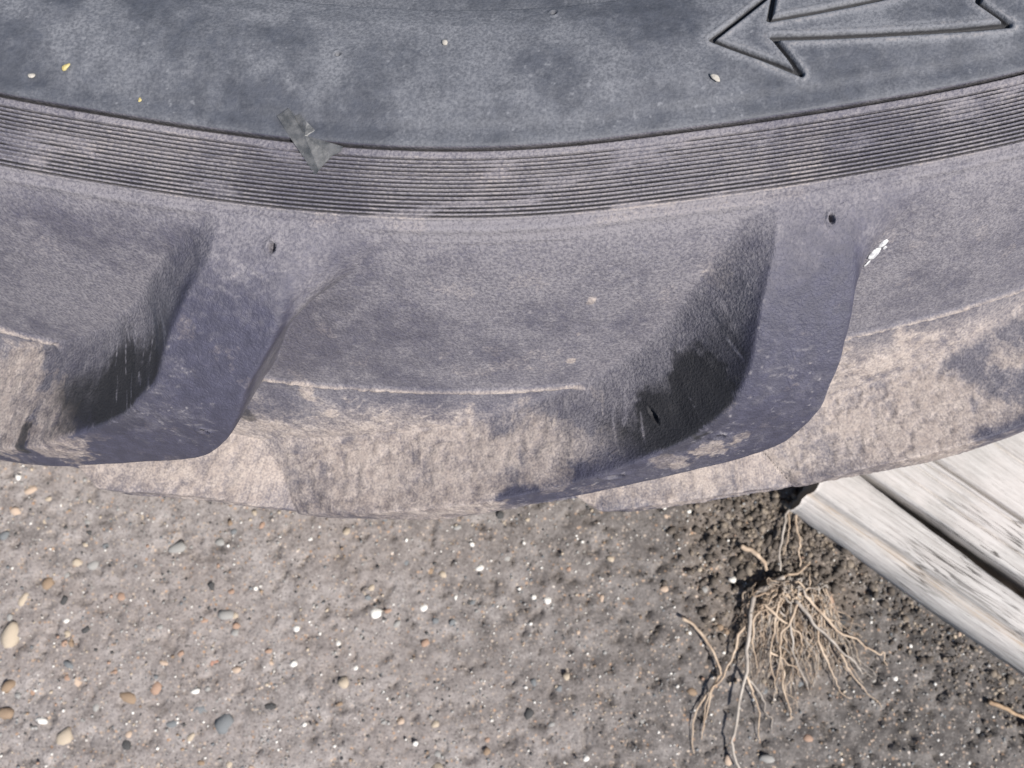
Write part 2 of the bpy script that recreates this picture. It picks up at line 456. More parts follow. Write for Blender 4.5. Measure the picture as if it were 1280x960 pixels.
mud += 0.42 * np.exp(-((dist - 0.0027) / 0.0012) ** 2)
mud += 0.45 * sstep(.60, .74, fbm(X2 * 75, S2 * 75, 87, 4, .6)) * sstep(1.1, 2.0, V2)
mud += 0.55 * sstep(3.3, 4.2, V2) * np.clip(3.2 * m * (1 - m), 0, 1) * lw_ * sstep(.47, .58, n_mid) * up_
bare_shade = np.zeros((NR, NC))
bare_shade += 0.62 * lw_ * sstep(.10, .60, m) * sstep(.995, .95, m) * sstep(1.6, 2.9, V2) * sstep(4.5, 3.9, V2) * (.85 + .35 * sstep(.30, .55, n_mid))  # left lug walls blackened up to the crease: rubbed rubber plus painted shade
bare_shade += 1.3 * sstep(0.0013, 0.0006, dist)
bare_shade += np.where(ing, 1.1 * deep * sstep(0.22, 0.08, w), 0)
bare_shade += 0.9 * np.exp(-((S2 - 0.0007) / 0.0005) ** 2)
def spot(t, s_, rad, amt, el=1.0, field='mud'):
    """a dab of dirt or painted black with a ragged outline: angle, metres past the rib joint, radius"""
    global mud, bare_shade
    d = np.hypot((np.where(T2 > 180, T2 - 360, T2) - t) * math.pi / 180 * 0.74 / el, S2 - s_) / rad + 1.1 * (n_mid - .5) + .8 * (n_fine - .5)
    k_ = amt * sstep(1.0, .55, d)
    if field == 'mud': mud = mud + k_
    else: bare_shade = bare_shade + k_
SPOTS = [(2.85, .0396, .0034, 1.0), (2.4, .0773, .0028, 1.1), (2.55, .060, .0018, .6), (-1.97, .131, .012, .75, 1.4), (-.57, .1262, .008, .7, 1.6), (1.5, .1153, .009, .6, 1.2),
         (-13.5, .1087, .013, .9), (-12.7, .1026, .011, .8), (-15.4, .113, .013, .9, 1.2), (6.3, .0968, .010, .9, 1.3), (7.1, .090, .006, .7), (5.2, .103, .008, .7, 1.5),
         (14.3, .135, .014, .5, 1.5), (14.7, .138, .012, .6, 1.5), (-6.3, .105, .006, .8), (-5.6, .118, .004, .9),
         (6.0, .0717, .016, .4, .8, 'bare_shade'), (5.3, .0900, .012, .45, .9, 'bare_shade'), (-11.1, .0773, .017, .4, .9, 'bare_shade'), (-14.4, .112, .005, .7, .8, 'bare_shade'), (-8.6, .128, .006, .6, .9, 'bare_shade')]  # the first black dabs deepen the shade painted on the left lug walls
for sp_ in SPOTS: spot(sp_[0], bw + sp_[1], *sp_[2:])
mud += .22 * sstep(5.2, 6.4, V2) * floor_ * up_
mud = np.where(V2 > 1.05, np.minimum(mud, .78 + 1.0 * (n_fine - .5) + .7 * (n_mid - .5)), mud)
# scuffs: short pale scratches in the rubbed places: angle, past the ribs, spread, heading, number
sr_ = np.random.default_rng(5)
Tw = np.where(T2 > 180, T2 - 360, T2)
for (t0, s0, sa_, sb_, hd, cnt) in [(-10.9, .070, .012, .008, .5, 16), (-4.6, .118, .022, .012, 2.3, 46), (-7.3, .014, .010, .003, .05, 14), (-9.3, .060, .012, .010, .15, 26), (6.3, .082, .008, .010, .5, 5), (8.0, .05, .010, .02, .2, 16), (2.0, .11, .03, .02, 1.8, 24)]:
    for _ in range(cnt):
        ct_ = t0 + math.degrees(sr_.normal(0, sa_) / .74); cs_ = bw + s0 + sr_.normal(0, sb_); an = hd + sr_.normal(0, .3); ln = sr_.uniform(.0015, .0055); wd = sr_.uniform(.00022, .0004)
        ci = np.where(np.abs(Tw[0] - ct_) < .8)[0]; ri = np.where(np.abs(arc - cs_) < .010)[0]
        if len(ci) == 0 or len(ri) == 0: continue
        ix = np.ix_(ri, ci)
        dx_ = np.radians(Tw[ix] - ct_) * .74; dy_ = S2[ix] - cs_
        u_ = dx_ * math.cos(an) + dy_ * math.sin(an); w2 = -dx_ * math.sin(an) + dy_ * math.cos(an) + sr_.uniform(-60, 60) * u_ * u_
        k_ = sr_.uniform(.4, .9) * np.exp(-(w2 / wd) ** 2) * sstep(ln, ln * .5, np.abs(u_))
        dust[ix] += .7 * k_; mud[ix] += .55 * k_; bare_shade[ix] -= 1.0 * k_

P = P + NRM * (0.0005 * sstep(.35, .95, mud + .9 * (n_fine - .5)) * (V2 > 1) + .0002 * (n_fine - .5) * (V2 > 1))[..., None]
NRM = grid_normals(P)
if NRM[iC + 5, 0, 2] < 0: NRM = -NRM
NFULL = NR * NC
idx = np.arange(NFULL).reshape(NR, NC)
q = np.stack([idx[:-1, :], np.roll(idx, -1, 1)[:-1, :], np.roll(idx, -1, 1)[1:, :], idx[1:, :]], -1)      # (NR-1, NC, 4)
fm = (m[:-1, :] + np.roll(m, -1, 1)[:-1, :] + np.roll(m, -1, 1)[1:, :] + m[1:, :]) / 4
fid = np.where(fm > 0.5, lug_id[:-1, :], -1)
frow = np.arange(NR - 1)[:, None] + np.zeros((1, NC), int)
fdist = (dist[:-1, :] + np.roll(dist, -1, 1)[:-1, :]) / 2
Pf = P.reshape(-1, 3); Nf = NRM.reshape(-1, 3)
DUST, MUD, BARE_SHADE = dust.ravel(), mud.ravel(), bare_shade.ravel()

tyre = empty('tractor_tyre', (0, 0, BASE))
tag(tyre, 'large worn black tractor tyre lying flat, lugs grey with dust and dried mud', 'tyre')


def piece(name, mask, mat, par):
    f = q[mask]
    used, inv = np.unique(f.ravel(), return_inverse=True)
    f2 = inv.reshape(-1, 4)
    v3 = Pf[used]
    # orientation: make the face winding agree with the normals
    a, b_, c = v3[f2[:, 0]], v3[f2[:, 1]], v3[f2[:, 2]]
    if np.einsum('ij,ij->i', np.cross(b_ - a, c - a), Nf[used][f2[:, 0]]).mean() < 0: f2 = f2[:, ::-1]
    me = mesh_np(name, v3, f2)
    attr(me, 'dust', DUST[used]); attr(me, 'mud', MUD[used]); attr(me, 'bare_shade', BARE_SHADE[used])
    me.normals_split_custom_set_from_vertices(Nf[used].astype(float))
    return link(name, me, mat, par)


is_arrow = fdist < 0.00125
sidewall = piece('sidewall', (frow < iB - 1) & ~is_arrow, M_SIDE, tyre)
arrow = piece('direction_arrow', is_arrow, M_SIDE, sidewall)
arrow['label'] = 'outline arrow moulded into the sidewall, pointing left'
piece('rib_band', (frow >= iB - 1) & (frow < iC), M_TREAD, tyre)
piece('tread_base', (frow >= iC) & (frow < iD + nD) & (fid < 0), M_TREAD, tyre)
piece('sidewall', frow >= iD + nD, M_SIDE, tyre)
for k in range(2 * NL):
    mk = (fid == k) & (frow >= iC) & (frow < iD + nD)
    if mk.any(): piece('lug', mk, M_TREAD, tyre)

# inner liner (closes the tyre inside)
tt = np.radians(np.arange(0, 360, 3.0))
lp = [(.415, .112), (.425, .10), (.45, .12), (.52, .145), (.60, .165), (.66, .16), (.70, .13), (.725, .07), (.73, 0)]
lp = [(r, z if i_ < 4 else ZM + (z - ZM) * .75) for i_, (r, z) in enumerate(lp)]
lp[-1] = (.72, ZM); lp[-2] = (.715, .09)
lp = lp + [(r, 2 * ZM - z) for r, z in lp[-2::-1]]
lv = np.array([[(r * math.sin(t), -r * math.cos(t), z) for t in tt] for r, z in lp]).reshape(-1, 3)
li = np.arange(len(lv)).reshape(len(lp), -1)
lf = np.stack([li[:-1], li[1:], np.roll(li, -1, 1)[1:], np.roll(li, -1, 1)[:-1]], -1).reshape(-1, 4)
link('inner_liner', mesh_np('inner_liner', lv, lf), plain('liner rubber', (.02, .02, .022), (.04, .04, .04), 60), tyre)


def on_side(t, r, lift=0.0):
    """a point of the upper sidewall or rib band"""
    z = np.interp(r, SWR + [.692], SWZ + [.209])
    a = math.radians(t)
    r = r + np.interp(t, dth, ddr)
    return np.array((r * math.sin(a), -r * math.cos(a), z + lift))


def blob(radii, seed, n=2, rough=0.25):
    """small irregular stone-like lump as verts, faces (icosphere based)"""
    key = n
    if key not in blob.cache:
        import bmesh
        bm = bmesh.new(); bmesh.ops.create_icosphere(bm, subdivisions=n, radius=1.0)
        bm.verts.ensure_lookup_table()
        blob.cache[key] = (np.array([v.co[:] for v in bm.verts]), np.array([[v.index for v in f.verts] for f in bm.faces]))
        bm.free()
    v, f = blob.cache[key]
    r = np.random.default_rng(seed)
    w_ = np.zeros(len(v))
    for _ in range(5):
        d = r.normal(size=3); d /= np.linalg.norm(d)
        w_ += r.uniform(-1, 1) * np.cos(v @ d * r.uniform(1.5, 3.5) + r.uniform(0, 6))
    vv_ = v * (1 + rough * w_ / 2.2)[:, None]
    # a few flat facets
    for _ in range(5):
        d = r.normal(size=3); d /= np.linalg.norm(d); c = r.uniform(.55, .85)
        over = np.clip(vv_ @ d - c, 0, None); vv_ = vv_ - over[:, None] * d * .85
    return vv_ * np.array(radii), f
blob.cache = {}

# ------------------------------------------------------------------ ground
gx = np.concatenate([np.linspace(-3, -.62, 26, endpoint=False), np.arange(-.62, .62, .0019), np.linspace(.62, 3, 26)])
gy = np.concatenate([np.linspace(-3, -1.12, 20, endpoint=False), np.arange(-1.12, -.60, .0019), np.linspace(-.60, 3, 40)])
GX, GY = np.meshgrid(gx, gy)
ROOT = at(968, 735, GZ)[:2]


def unscale(x, y): return x / KS, -RC + (y + RC) / KS


ROOTU = np.array(unscale(*ROOT))


def soil_mask(x, y):
    """1 where loose dark soil lies over the old concrete: to the right, by the planks and the root"""
    x, y = unscale(x, y)
    wv = 0.10 * (fbm(x * 9 + 2, y * 9, 201, 3) - .5)
    return sstep(-.20, .32, x + wv + 0.22 * (y + .85))


def soil_lump(x, y):
    x, y = unscale(x, y)
    d = np.hypot((x - ROOTU[0]) / 1.0, (y - ROOTU[1] - .03) / 1.5)
    return sstep(.13, .02, d + .03 * (fbm(x * 40, y * 40, 203, 3) - .5))


def ground_h(x, y):
    s = soil_mask(x, y); l = soil_lump(x, y)
    x, y = unscale(x, y)
    h = 0.004 * (fbm(x * 6, y * 6, 211, 3) - .5)
    g = fbm(x * 70, y * 70, 213, 4, .6)
    h = h + (0.0018 + .0034 * s) * (g - .5) + .0026 * (fbm(x * 190, y * 190, 219, 3, .6) - .5)
    pits = fbm(x * 120, y * 120, 215, 3)
    h = h - (0.0035 + .002 * s) * sstep(.36, .24, pits)
    h = h + l * (0.010 * (fbm(x * 55, y * 55, 217, 4, .6) - .35) + .004)
    h = h + .006 * s * sstep(-.02, .05, (x * .602 + y * .798) - (.269 * .602 - .7616 * .798) + .045)
    return h * KS


near = sstep(.75, .60, np.abs(GX)) * sstep(-1.35, -1.1, GY) * sstep(-.3, -.62, GY)
GH = GZ + ground_h(GX, GY) * near
gi = np.arange(GX.size).reshape(GX.shape)
gf = np.stack([gi[:-1, :-1], gi[:-1, 1:], gi[1:, 1:], gi[1:, :-1]], -1).reshape(-1, 4)
gme = mesh_np('ground', np.stack([GX, GY, GH], -1).reshape(-1, 3), gf)
attr(gme, 'soil', np.clip(soil_mask(GX, GY), 0, 1).ravel())
attr(gme, 'lump', soil_lump(GX, GY).ravel())
mg, nt, b = new_mat('old concrete and soil'); n = N(nt)
soil = n.attr('soil'); lump = n.attr('lump')
nf = n.noise(70, 5, .72); nm = n.noise(16, 3, .6); nn = n.noise(620, 2, .65)
conc = n.ramp(nf, [(.30, (.092, .081, .078)), (.48, (.210, .188, .180)), (.66, (.300, .274, .264))])
conc = n.mix(n.step(.35, .65, nm), conc, n.mix(.5, conc, (.230, .198, .185)))
dirt = n.ramp(nf, [(.32, (.034, .031, .030)), (.50, (.086, .078, .074)), (.70, (.155, .142, .134))])
dirt = n.mix(n.step(.2, .7, lump), dirt, n.mix(.45, dirt, (.16, .125, .095)))
c = n.mix(n.math('MULTIPLY', n.math('ADD', soil, n.math('MULTIPLY', n.math('SUBTRACT', nm, .5), .55)), .95, clamp=True), conc, dirt)
# sand grains and small aggregate showing in the surface
vo = n.voronoi(330, 'F1', 'Distance'); vc = n.voronoi(330, 'F1', 'Color')
gr_ = n.ramp(vc, [(0.0, (.05, .048, .05)), (.35, (.17, .15, .14)), (.6, (.36, .30, .25)), (.8, (.30, .19, .12)), (1.0, (.62, .58, .54))])
c = n.mix(n.math('MULTIPLY', n.step(.42, .22, vo), n.step(.42, .60, n.noise(160, 2))), c, gr_)
c = n.mix(n.math('MULTIPLY', n.step(.46, .32, nn), .6), c, (.045, .04, .038))
c = n.mix(n.math('MULTIPLY', n.step(.60, .72, nn), .40), c, (.42, .39, .365))
nt.links.new(c, b.inputs['Base Color']); b.inputs['Roughness'].default_value = .92; b.inputs['Specular IOR Level'].default_value = .25
nb = n.bump(n.noise(330, 5, .72), .8, .0022)
nt.links.new(nb, b.inputs['Normal'])
ground = link('ground', gme, mg); tag(ground, kind='structure')


def gh(x, y): return GZ + float(ground_h(np.array([x]), np.array([y]))[0])


# pebbles set in the concrete; sizes in photograph pixels at ground depth
STONE = {k: plain('stone ' + k, *c, scale=260, bump=.35) for k, c in dict(
    white=((.46, .44, .41), (.66, .64, .60)), tan=((.30, .25, .19), (.40, .335, .265)), peach=((.34, .255, .195), (.40, .315, .25)),
    orange=((.25, .165, .12), (.30, .205, .155)), red=((.30, .16, .12), (.34, .21, .16)), slate=((.10, .108, .115), (.17, .175, .18)),
    dark=((.035, .035, .038), (.07, .068, .066)), grey=((.20, .195, .185), (.28, .27, .26)), brown=((.17, .12, .085), (.26, .19, .13))).items()}
PEB = [(7, 670, 15, 17, 'slate'), (113, 666, 12, 8, 'dark'), (107, 681, 9, 8, 'tan'), (222, 685, 30, 20, 'grey'), (96, 704, 14, 12, 'tan'),
       (115, 707, 18, 14, 'grey'), (60, 728, 16, 22, 'brown'), (29, 750, 13, 24, 'tan'), (15, 792, 27, 42, 'tan'), (82, 776, 10, 9, 'white'),
       (289, 740, 12, 10, 'orange'), (296, 783, 11, 10, 'orange'), (256, 776, 14, 7, 'orange'), (284, 768, 22, 20, 'grey'), (337, 814, 12, 8, 'orange'),
       (368, 829, 12, 10, 'white'), (371, 786, 11, 13, 'white'), (388, 674, 8, 7, 'white'), (320, 736, 7, 7, 'white'), (266, 829, 14, 11, 'red'),
       (206, 829, 14, 9, 'peach'), (297, 838, 16, 12, 'peach'), (81, 804, 9, 11, 'orange'), (86, 831, 18, 12, 'slate'), (144, 840, 8, 8, 'orange'),
       (96, 853, 11, 15, 'peach'), (41, 865, 20, 15, 'orange'), (196, 859, 17, 21, 'orange'), (246, 864, 14, 9, 'white'), (163, 872, 30, 16, 'brown'),
       (53, 901, 17, 12, 'white'), (82, 922, 26, 30, 'tan'), (249, 890, 24, 17, 'slate'), (215, 905, 22, 11, 'slate'), (282, 903, 26, 32, 'slate'),
       (239, 922, 10, 15, 'tan'), (381, 905, 8, 7, 'white'), (302, 934, 8, 7, 'white'), (600, 710, 14, 11, 'white'), (590, 681, 8, 7, 'white'),
       (470, 767, 20, 17, 'white'), (532, 803, 12, 14, 'orange'), (465, 735, 11, 11, 'tan'), (712, 711, 9, 8, 'orange'), (764, 699, 13, 11, 'tan'),
       (733, 948, 11, 10, 'white'), (520, 930, 9, 8, 'white'), (570, 747, 7, 9, 'white'), (734, 767, 10, 8, 'white'), (831, 635, 7, 7, 'white'),
       (1120, 848, 9, 8, 'white'), (960, 948, 22, 15, 'grey'), (1249, 867, 17, 12, 'tan'), (862, 791, 7, 6, 'white'), (860, 640, 8, 7, 'white'),
       (545, 640, 9, 8, 'white'), (660, 650, 8, 7, 'tan'), (610, 925, 9, 8, 'orange'), (425, 880, 10, 8, 'brown'), (445, 835, 8, 9, 'white'),
       (20, 640, 16, 13, 'peach'), (55, 652, 14, 9, 'tan'), (40, 612, 18, 14, 'peach'), (62, 624, 12, 8, 'tan'), (700, 860, 12, 10, 'slate'), (690, 905, 10, 9, 'grey')]
PX = .61 / 1100
pmesh = {}
def pebble(x, y, a, b_, kind, rot, sunk=.25, seed=0, z=None):
    s = seed % 7
    if (kind, s) not in pmesh:
        v, f = blob((1, 1, .62), 900 + s * 3, 2, .42); v = v * (1 + np.random.default_rng(s).normal(0, .055, (len(v), 1)))
        me = mesh_np('pebble', v, f); me.materials.append(STONE[kind]); pmesh[kind, s] = me
    o = bpy.data.objects.new('pebble', pmesh[kind, s]); COL.objects.link(o)
    c = min(a, b_)
    o.location = (x, y, (gh(x, y) if z is None else z) + c * (.62 - 1.24 * sunk) * .5)
    o.rotation_euler = (rng.uniform(-.15, .15), rng.uniform(-.15, .15), rot); o.scale = (a, b_, c)
    o.parent = ground
    return o
for i, (px, py, w_, h_, kind) in enumerate(PEB):
    p = at(px, py, GZ)
    pebble(p[0], p[1], w_ * PX * .42, h_ * PX * .42, kind, rng.uniform(-.5, .5), .66, i)
kinds = ['white', 'tan', 'peach', 'orange', 'slate', 'grey', 'grey', 'brown', 'dark', 'tan', 'grey', 'grey', 'slate', 'brown']
for i in range(215):
    x, y = rng.uniform(-.42, .42), rng.uniform(-.97, -.71)
    s_ = float(soil_mask(np.array([x]), np.array([y]))[0])
    if s_ > .6 and rng.random() < .5: continue
    a = PX * rng.uniform(3.0, 5.5) * (1 if rng.random() < .85 else 1.7)
    pebble(x, y, a * rng.uniform(.8, 1.4), a, kinds[rng.integers(len(kinds))], rng.uniform(0, 3.1), .62, i)


def scatter(name, n_, place, size, mats, sub=1, flat=.8, rough=.3, lift=.2, seed=3):
    """one joined mesh of many tiny lumps"""
    r = np.random.default_rng(seed)
    protos = [blob((1, 1, flat), seed * 50 + i, sub, rough) for i in range(8)]
    VS, FS, MI = [], [], []; off = 0
    xy, sc = place(r, n_)
    hz = GZ + ground_h(xy[:, 0], xy[:, 1])
    for i in range(len(xy)):
        v, f = protos[r.integers(8)]
        a = r.uniform(0, 6.28); s = size(r) * sc[i]
        ca, sa = math.cos(a), math.sin(a)
        w_ = v * np.array((s * r.uniform(.75, 1.3), s, s))
        w_ = np.stack([ca * w_[:, 0] - sa * w_[:, 1], sa * w_[:, 0] + ca * w_[:, 1], w_[:, 2]], -1) + np.array((xy[i, 0], xy[i, 1], hz[i] + s * lift))
        VS.append(w_); FS.append(f + off); off += len(v); MI.append(np.full(len(f), r.choice(len(mats), p=[m_[1] for m_ in mats])))
    me = mesh_np(name, np.concatenate(VS), np.concatenate(FS))
    for m_ in mats: me.materials.append(m_[0])
    me.polygons.foreach_set('material_index', np.concatenate(MI).astype(np.int32))
    return link(name, me, None)


def pl_sand(r, n_):
    xy = np.stack([r.uniform(-.42, .42, n_), r.uniform(-.97, -.69, n_)], -1)
    return xy, np.ones(n_)
grit = scatter('grit', 8500, pl_sand, lambda r: PX * r.choice([1.0, 1.3, 1.8, 2.4], p=[.45, .3, .17, .08]),
               [(STONE['white'], .13), (STONE['tan'], .12), (STONE['grey'], .33), (STONE['slate'], .16), (STONE['dark'], .16), (STONE['orange'], .04), (STONE['brown'], .06)], 1, .8, .25, .15, 5)
tag(grit, 'fine sand and grit strewn over the ground', 'grit', kind='stuff')
SOIL1 = plain('soil crumb', (.055, .046, .040), (.115, .098, .084), 300, .95, .5, .15)
SOIL2 = plain('dry soil crumb', (.14, .115, .092), (.22, .185, .150), 300, .95, .5, .15)
PO = at(1029, 621, PT)[:2]                                   # outer top corner of the first board
U = at(1280, 795, PT)[:2] - PO; U /= np.linalg.norm(U); NN = np.array((-U[1], U[0]))     # along the boards, across them towards the tyre
O = PO
def pl_soil(r, n_):
    out = []; sc = []
    while len(out) < n_:
        k = r.random()
        if k < .62:
            p = ROOT + KS * np.array((r.normal(-.005, .036), r.normal(.035, .048)))
        else:
            t = r.uniform(-.03, .30) * KS; d = abs(r.normal(0, .022)) * KS
            p = PO + U * t - NN * (d + .016)
        out.append(p); sc.append(1 if k < .62 else .75)
    return np.array(out), np.array(sc)
soilc = scatter('soil_crumbs', 3600, pl_soil, lambda r: PX * min(8, r.lognormal(.55, .60)), [(SOIL1, .72), (SOIL2, .28)], 1, .75, .4, .25, 9)
tag(soilc, 'loose dark soil crumbs around the dried root and along the planks', 'soil', kind='stuff')

# ------------------------------------------------------------------ planks
mw, nt, b = new_mat('weathered grey wood'); n = N(nt)
ang = math.atan2(U[1], U[0])
vec = n.mapping((1, 1, 1), (0, 0, 0))
rotn = nt.nodes.new('ShaderNodeVectorRotate'); rotn.rotation_type = 'Z_AXIS'; rotn.inputs['Angle'].default_value = -ang
nt.links.new(n.co, rotn.inputs['Vector'])
st = nt.nodes.new('ShaderNodeVectorMath'); st.operation = 'MULTIPLY'; st.inputs[1].default_value = (1, 22, 14)
nt.links.new(rotn.outputs[0], st.inputs[0]); gv = st.outputs[0]
g1_ = n.noise(22, 6, .65, gv, .3); g2_ = n.noise(70, 4, .6, gv); pz = n.noise(18, 4, .6)
bark = n.attr('bark')
c = n.ramp(g1_, [(.30, (.225, .21, .198)), (.46, (.335, .318, .306)), (.66, (.425, .408, .396))])
c = n.mix(n.math('MULTIPLY', n.step(.42, .62, pz), .5), c, (.46, .425, .41))
c = n.mix(n.math('MULTIPLY', n.step(.40, .30, g2_), .6), c, (.13, .115, .105))
ck_ = n.noise(9, 3, .55, gv, .4)
ck_ = n.math('MULTIPLY', n.step(.022, .006, n.math('ABSOLUTE', n.math('SUBTRACT', ck_, .5))), n.step(.48, .62, n.noise(7, 2)))
c = n.mix(n.math('MULTIPLY', ck_, .9), c, (.035, .03, .027))
c = n.mix(n.math('MULTIPLY', n.math('MULTIPLY', bark, .6), n.step(.35, .65, n.noise(60, 4, .6, gv))), c, (.33, .25, .175))
nt.links.new(c, b.inputs['Base Color']); b.inputs['Roughness'].default_value = .85; b.inputs['Specular IOR Level'].default_value = .25
nb = n.bump(g2_, .5, .0012); nb = n.bump(g1_, .6, .0020, nb); nt.links.new(nb, b.inputs['Normal'])
pallet = empty('wooden_pallet', (float(O[0]), float(O[1]), GZ))
tag(pallet, 'weathered pale grey timber boards lying on the soil under the tyre', 'pallet')


def board(name, sec, l0, l1, seed, amp=.0012, mat=mw, bark_at=None, wid=None, checks=()):
    """a board swept along U; sec = cross-section outline [(across, down)]; ragged, wavering edges"""
    sec = np.array(sec); k = len(sec); ns = int((l1 - l0) / .004) + 2
    t = np.linspace(l0, l1, ns)
    a = sec[None, :, 0] * np.ones((ns, 1)); z = sec[None, :, 1] * np.ones((ns, 1))
    if wid is not None:
        s_ = np.interp(t, *wid)[:, None]; a = np.where(a < 0, a, a * s_)
    j = np.arange(k)[None, :] * np.ones((ns, 1)); tt_ = t[:, None] * np.ones((1, k))
    a = a + amp * 2 * (fbm(tt_ * 30, j * 1.7, seed, 4) - .5); z = z + amp * (fbm(tt_ * 40 + 5, j * 1.3, seed + 3, 4) - .5)
    for ac, c0, c1, dp, wd in checks:          # long drying cracks: across, from, to, depth, half width
        line = ac + .0022 * (fbm(tt_ * 22, 0 * tt_ + ac * 900, seed + 21, 3) - .5)
        z = z - np.where(z > -.004, dp * np.exp(-((a - line) / wd) ** 2) * sstep(c0, c0 + .05, tt_) * sstep(c1, c1 - .05, tt_), 0)
    tj = tt_.copy()
    tj[0] += .008 * (fbm(a[0] * 160, 0 * a[0], seed + 8, 3) - .3)          # broken end
    v = np.stack([O[0] + U[0] * tj + NN[0] * a, O[1] + U[1] * tj + NN[1] * a, PT + z], -1).reshape(-1, 3)
    i = np.arange(ns * k).reshape(ns, k)
    f = np.stack([i[:-1], np.roll(i, -1, 1)[:-1], np.roll(i, -1, 1)[1:], i[1:]], -1).reshape(-1, 4)
    # end caps as quads to a centre line
    cap = []
    for row, rev in ((i[0], False), (i[-1], True)):
        for q_ in range(k // 2 - 1):
            qd = [row[q_], row[q_ + 1], row[k - 2 - q_], row[k - 1 - q_]]
            cap.append(qd if not rev else qd[::-1])
    f = np.concatenate([f, np.array(cap)])
    me = mesh_np(name, v, f)
    bk = np.zeros((ns, k))
    if bark_at is not None: bk[:, bark_at] = 1
    attr(me, 'bark', bk.ravel())
    return link(name, me, mat, pallet)


def rect(a0, a1, th=.022, rd=.0022, nx=8):
    """closed outline with eased corners, listed outer edge -> inner edge -> back"""
    top = [(a0 + rd * .3, -rd), (a0 + rd, 0)] + [(a0 + rd + (a1 - a0 - 2 * rd) * i / nx, 0) for i in range(1, nx)] + [(a1 - rd, 0), (a1 - rd * .3, -rd)]
    return top + [(x, -th) for x, _ in top[::-1]]
sec1 = [(-.0170, -.036), (-.0165, -.026), (-.0130, -.0175), (-.0085, -.0125), (-.0035, -.0100), (-.0010, -.0085), (.0005, -.0030), (.0022, 0), (.010, .0008), (.020, .0006), (.030, 0), (.0335, -.002), (.0345, -.008),
        (.034, -.047), (.028, -.0475), (.022, -.048), (.018, -.048), (.014, -.048), (.011, -.048), (.008, -.048), (.005, -.048), (.002, -.048), (-.002, -.048), (-.007, -.048), (-.012, -.048), (-.0165, -.0475)]
sec1 = [(a * KS, z * KS) for a, z in sec1]
board('plank', sec1, -.008, .50, 301, .0014, bark_at=[4, 5], wid=([0, .16, .50], [1.0, .68, .60]))
for a0, a1, l0, l1, sd_ in ((.0378, .0800, -.50, .48, 321), (.0810, .178, -.75, .50, 341), (.186, .282, -.75, .48, 361), (.292, .390, -.75, .48, 381), (.41, .508, -.74, .49, 401), (.60, .698, -.75, .48, 421), (.80, .898, -.75, .48, 441), (1.0, 1.1, -.75, .48, 461)):
    fine_ = sd_ in (321, 341)
    board('plank', rect(a0 * KS, a1 * KS, .038, nx=44 if sd_ == 321 else 84 if sd_ == 341 else 8), l0, l1, sd_, .0011 if not fine_ else .0006,
          checks=[(a0 * KS + u_ * (a1 - a0) * KS, c0, c1, dp, wd) for u_, c0, c1, dp, wd in ((.42, .02, .18, .004, .0007), (.70, -.05, .11, .003, .0006), (.22, .13, .33, .004, .0008), (.55, .15, .40, .003, .0006), (.86, .0, .3, .003, .0006))] if fine_ else ())

# ------------------------------------------------------------------ dried root
M_ROOT = plain('dry root', (.27, .20, .145), (.48, .385, .295), 90, .85, .5, .2)
M_ROOT2 = plain('dark dry root', (.15, .115, .09), (.31, .25, .20), 90, .9, .5, .2)
M_ROOT3 = plain('grey dry root', (.23, .20, .175), (.38, .34, .30), 90, .9, .5, .2)
M_CROWN = plain('root crown fibre', (.085, .066, .05), (.22, .17, .125), 260, .95, .9, .1)


def tube(path, rads, sides=6):
    path = np.array(path, float); nP = len(path)
    tan = np.gradient(path, axis=0); tan /= np.linalg.norm(tan, axis=1, keepdims=True) + 1e-9
    upv = np.array((0.02, 0.03, 1.0)); e1 = np.cross(tan, upv); e1 /= np.linalg.norm(e1, axis=1, keepdims=True) + 1e-9
    e2 = np.cross(e1, tan)
    a = np.linspace(0, 2 * math.pi, sides, endpoint=False)
    v = path[:, None] + rads[:, None, None] * (np.cos(a)[None, :, None] * e1[:, None] + np.sin(a)[None, :, None] * e2[:, None])
    i = np.arange(nP * sides).reshape(nP, sides)
    f = np.stack([i[:-1], np.roll(i, -1, 1)[:-1], np.roll(i, -1, 1)[1:], i[1:]], -1).reshape(-1, 4)
    cap0 = [[i[0][0], i[0][3], i[0][2], i[0][1]], [i[0][0], i[0][5], i[0][4], i[0][3]]]; cap1 = [[i[-1][0], i[-1][1], i[-1][2], i[-1][3]], [i[-1][0], i[-1][3], i[-1][4], i[-1][5]]]
    return v.reshape(-1, 3), np.concatenate([f, cap0, cap1])


def strand(name, pix, r0, r1, lift, par, mat=None, seed=0, steps=26, wig=.0012):
    """a root through photograph points, carried 'lift' metres above the soil (list per point)"""
    pix = np.array(pix, float); k = len(pix)
    t = np.linspace(0, k - 1, steps)
    px, py = spline(np.arange(k), pix[:, 0], t), spline(np.arange(k), pix[:, 1], t)
    lf_ = KS * np.interp(t, np.linspace(0, k - 1, len(lift)), lift)
    r = np.random.default_rng(seed)
    pts_ = []
    for a, b_, l_ in zip(px, py, lf_):
        p = at(a, b_, GZ + l_ + .002)
        p[2] = max(gh(p[0], p[1]) + .0005, GZ + l_) if l_ < .004 else GZ + l_ + .002
        pts_.append(p)
    pts_ = np.array(pts_)
    w_ = wig * np.stack([fbm(t * 1.7 + seed, 0 * t + j * 9.1, 500 + seed, 3) - .5 for j in range(3)], -1)
    pts_ += w_ * np.array((1.6, 1.6, .8))
    rad = np.linspace(r0, r1, steps) * (1 + .25 * (vnoise(t * 3 + seed, 0 * t, 77) - .5))
    v, f = tube(pts_, rad)
    return link(name, mesh_np(name, v, f), mat or M_ROOT, par)


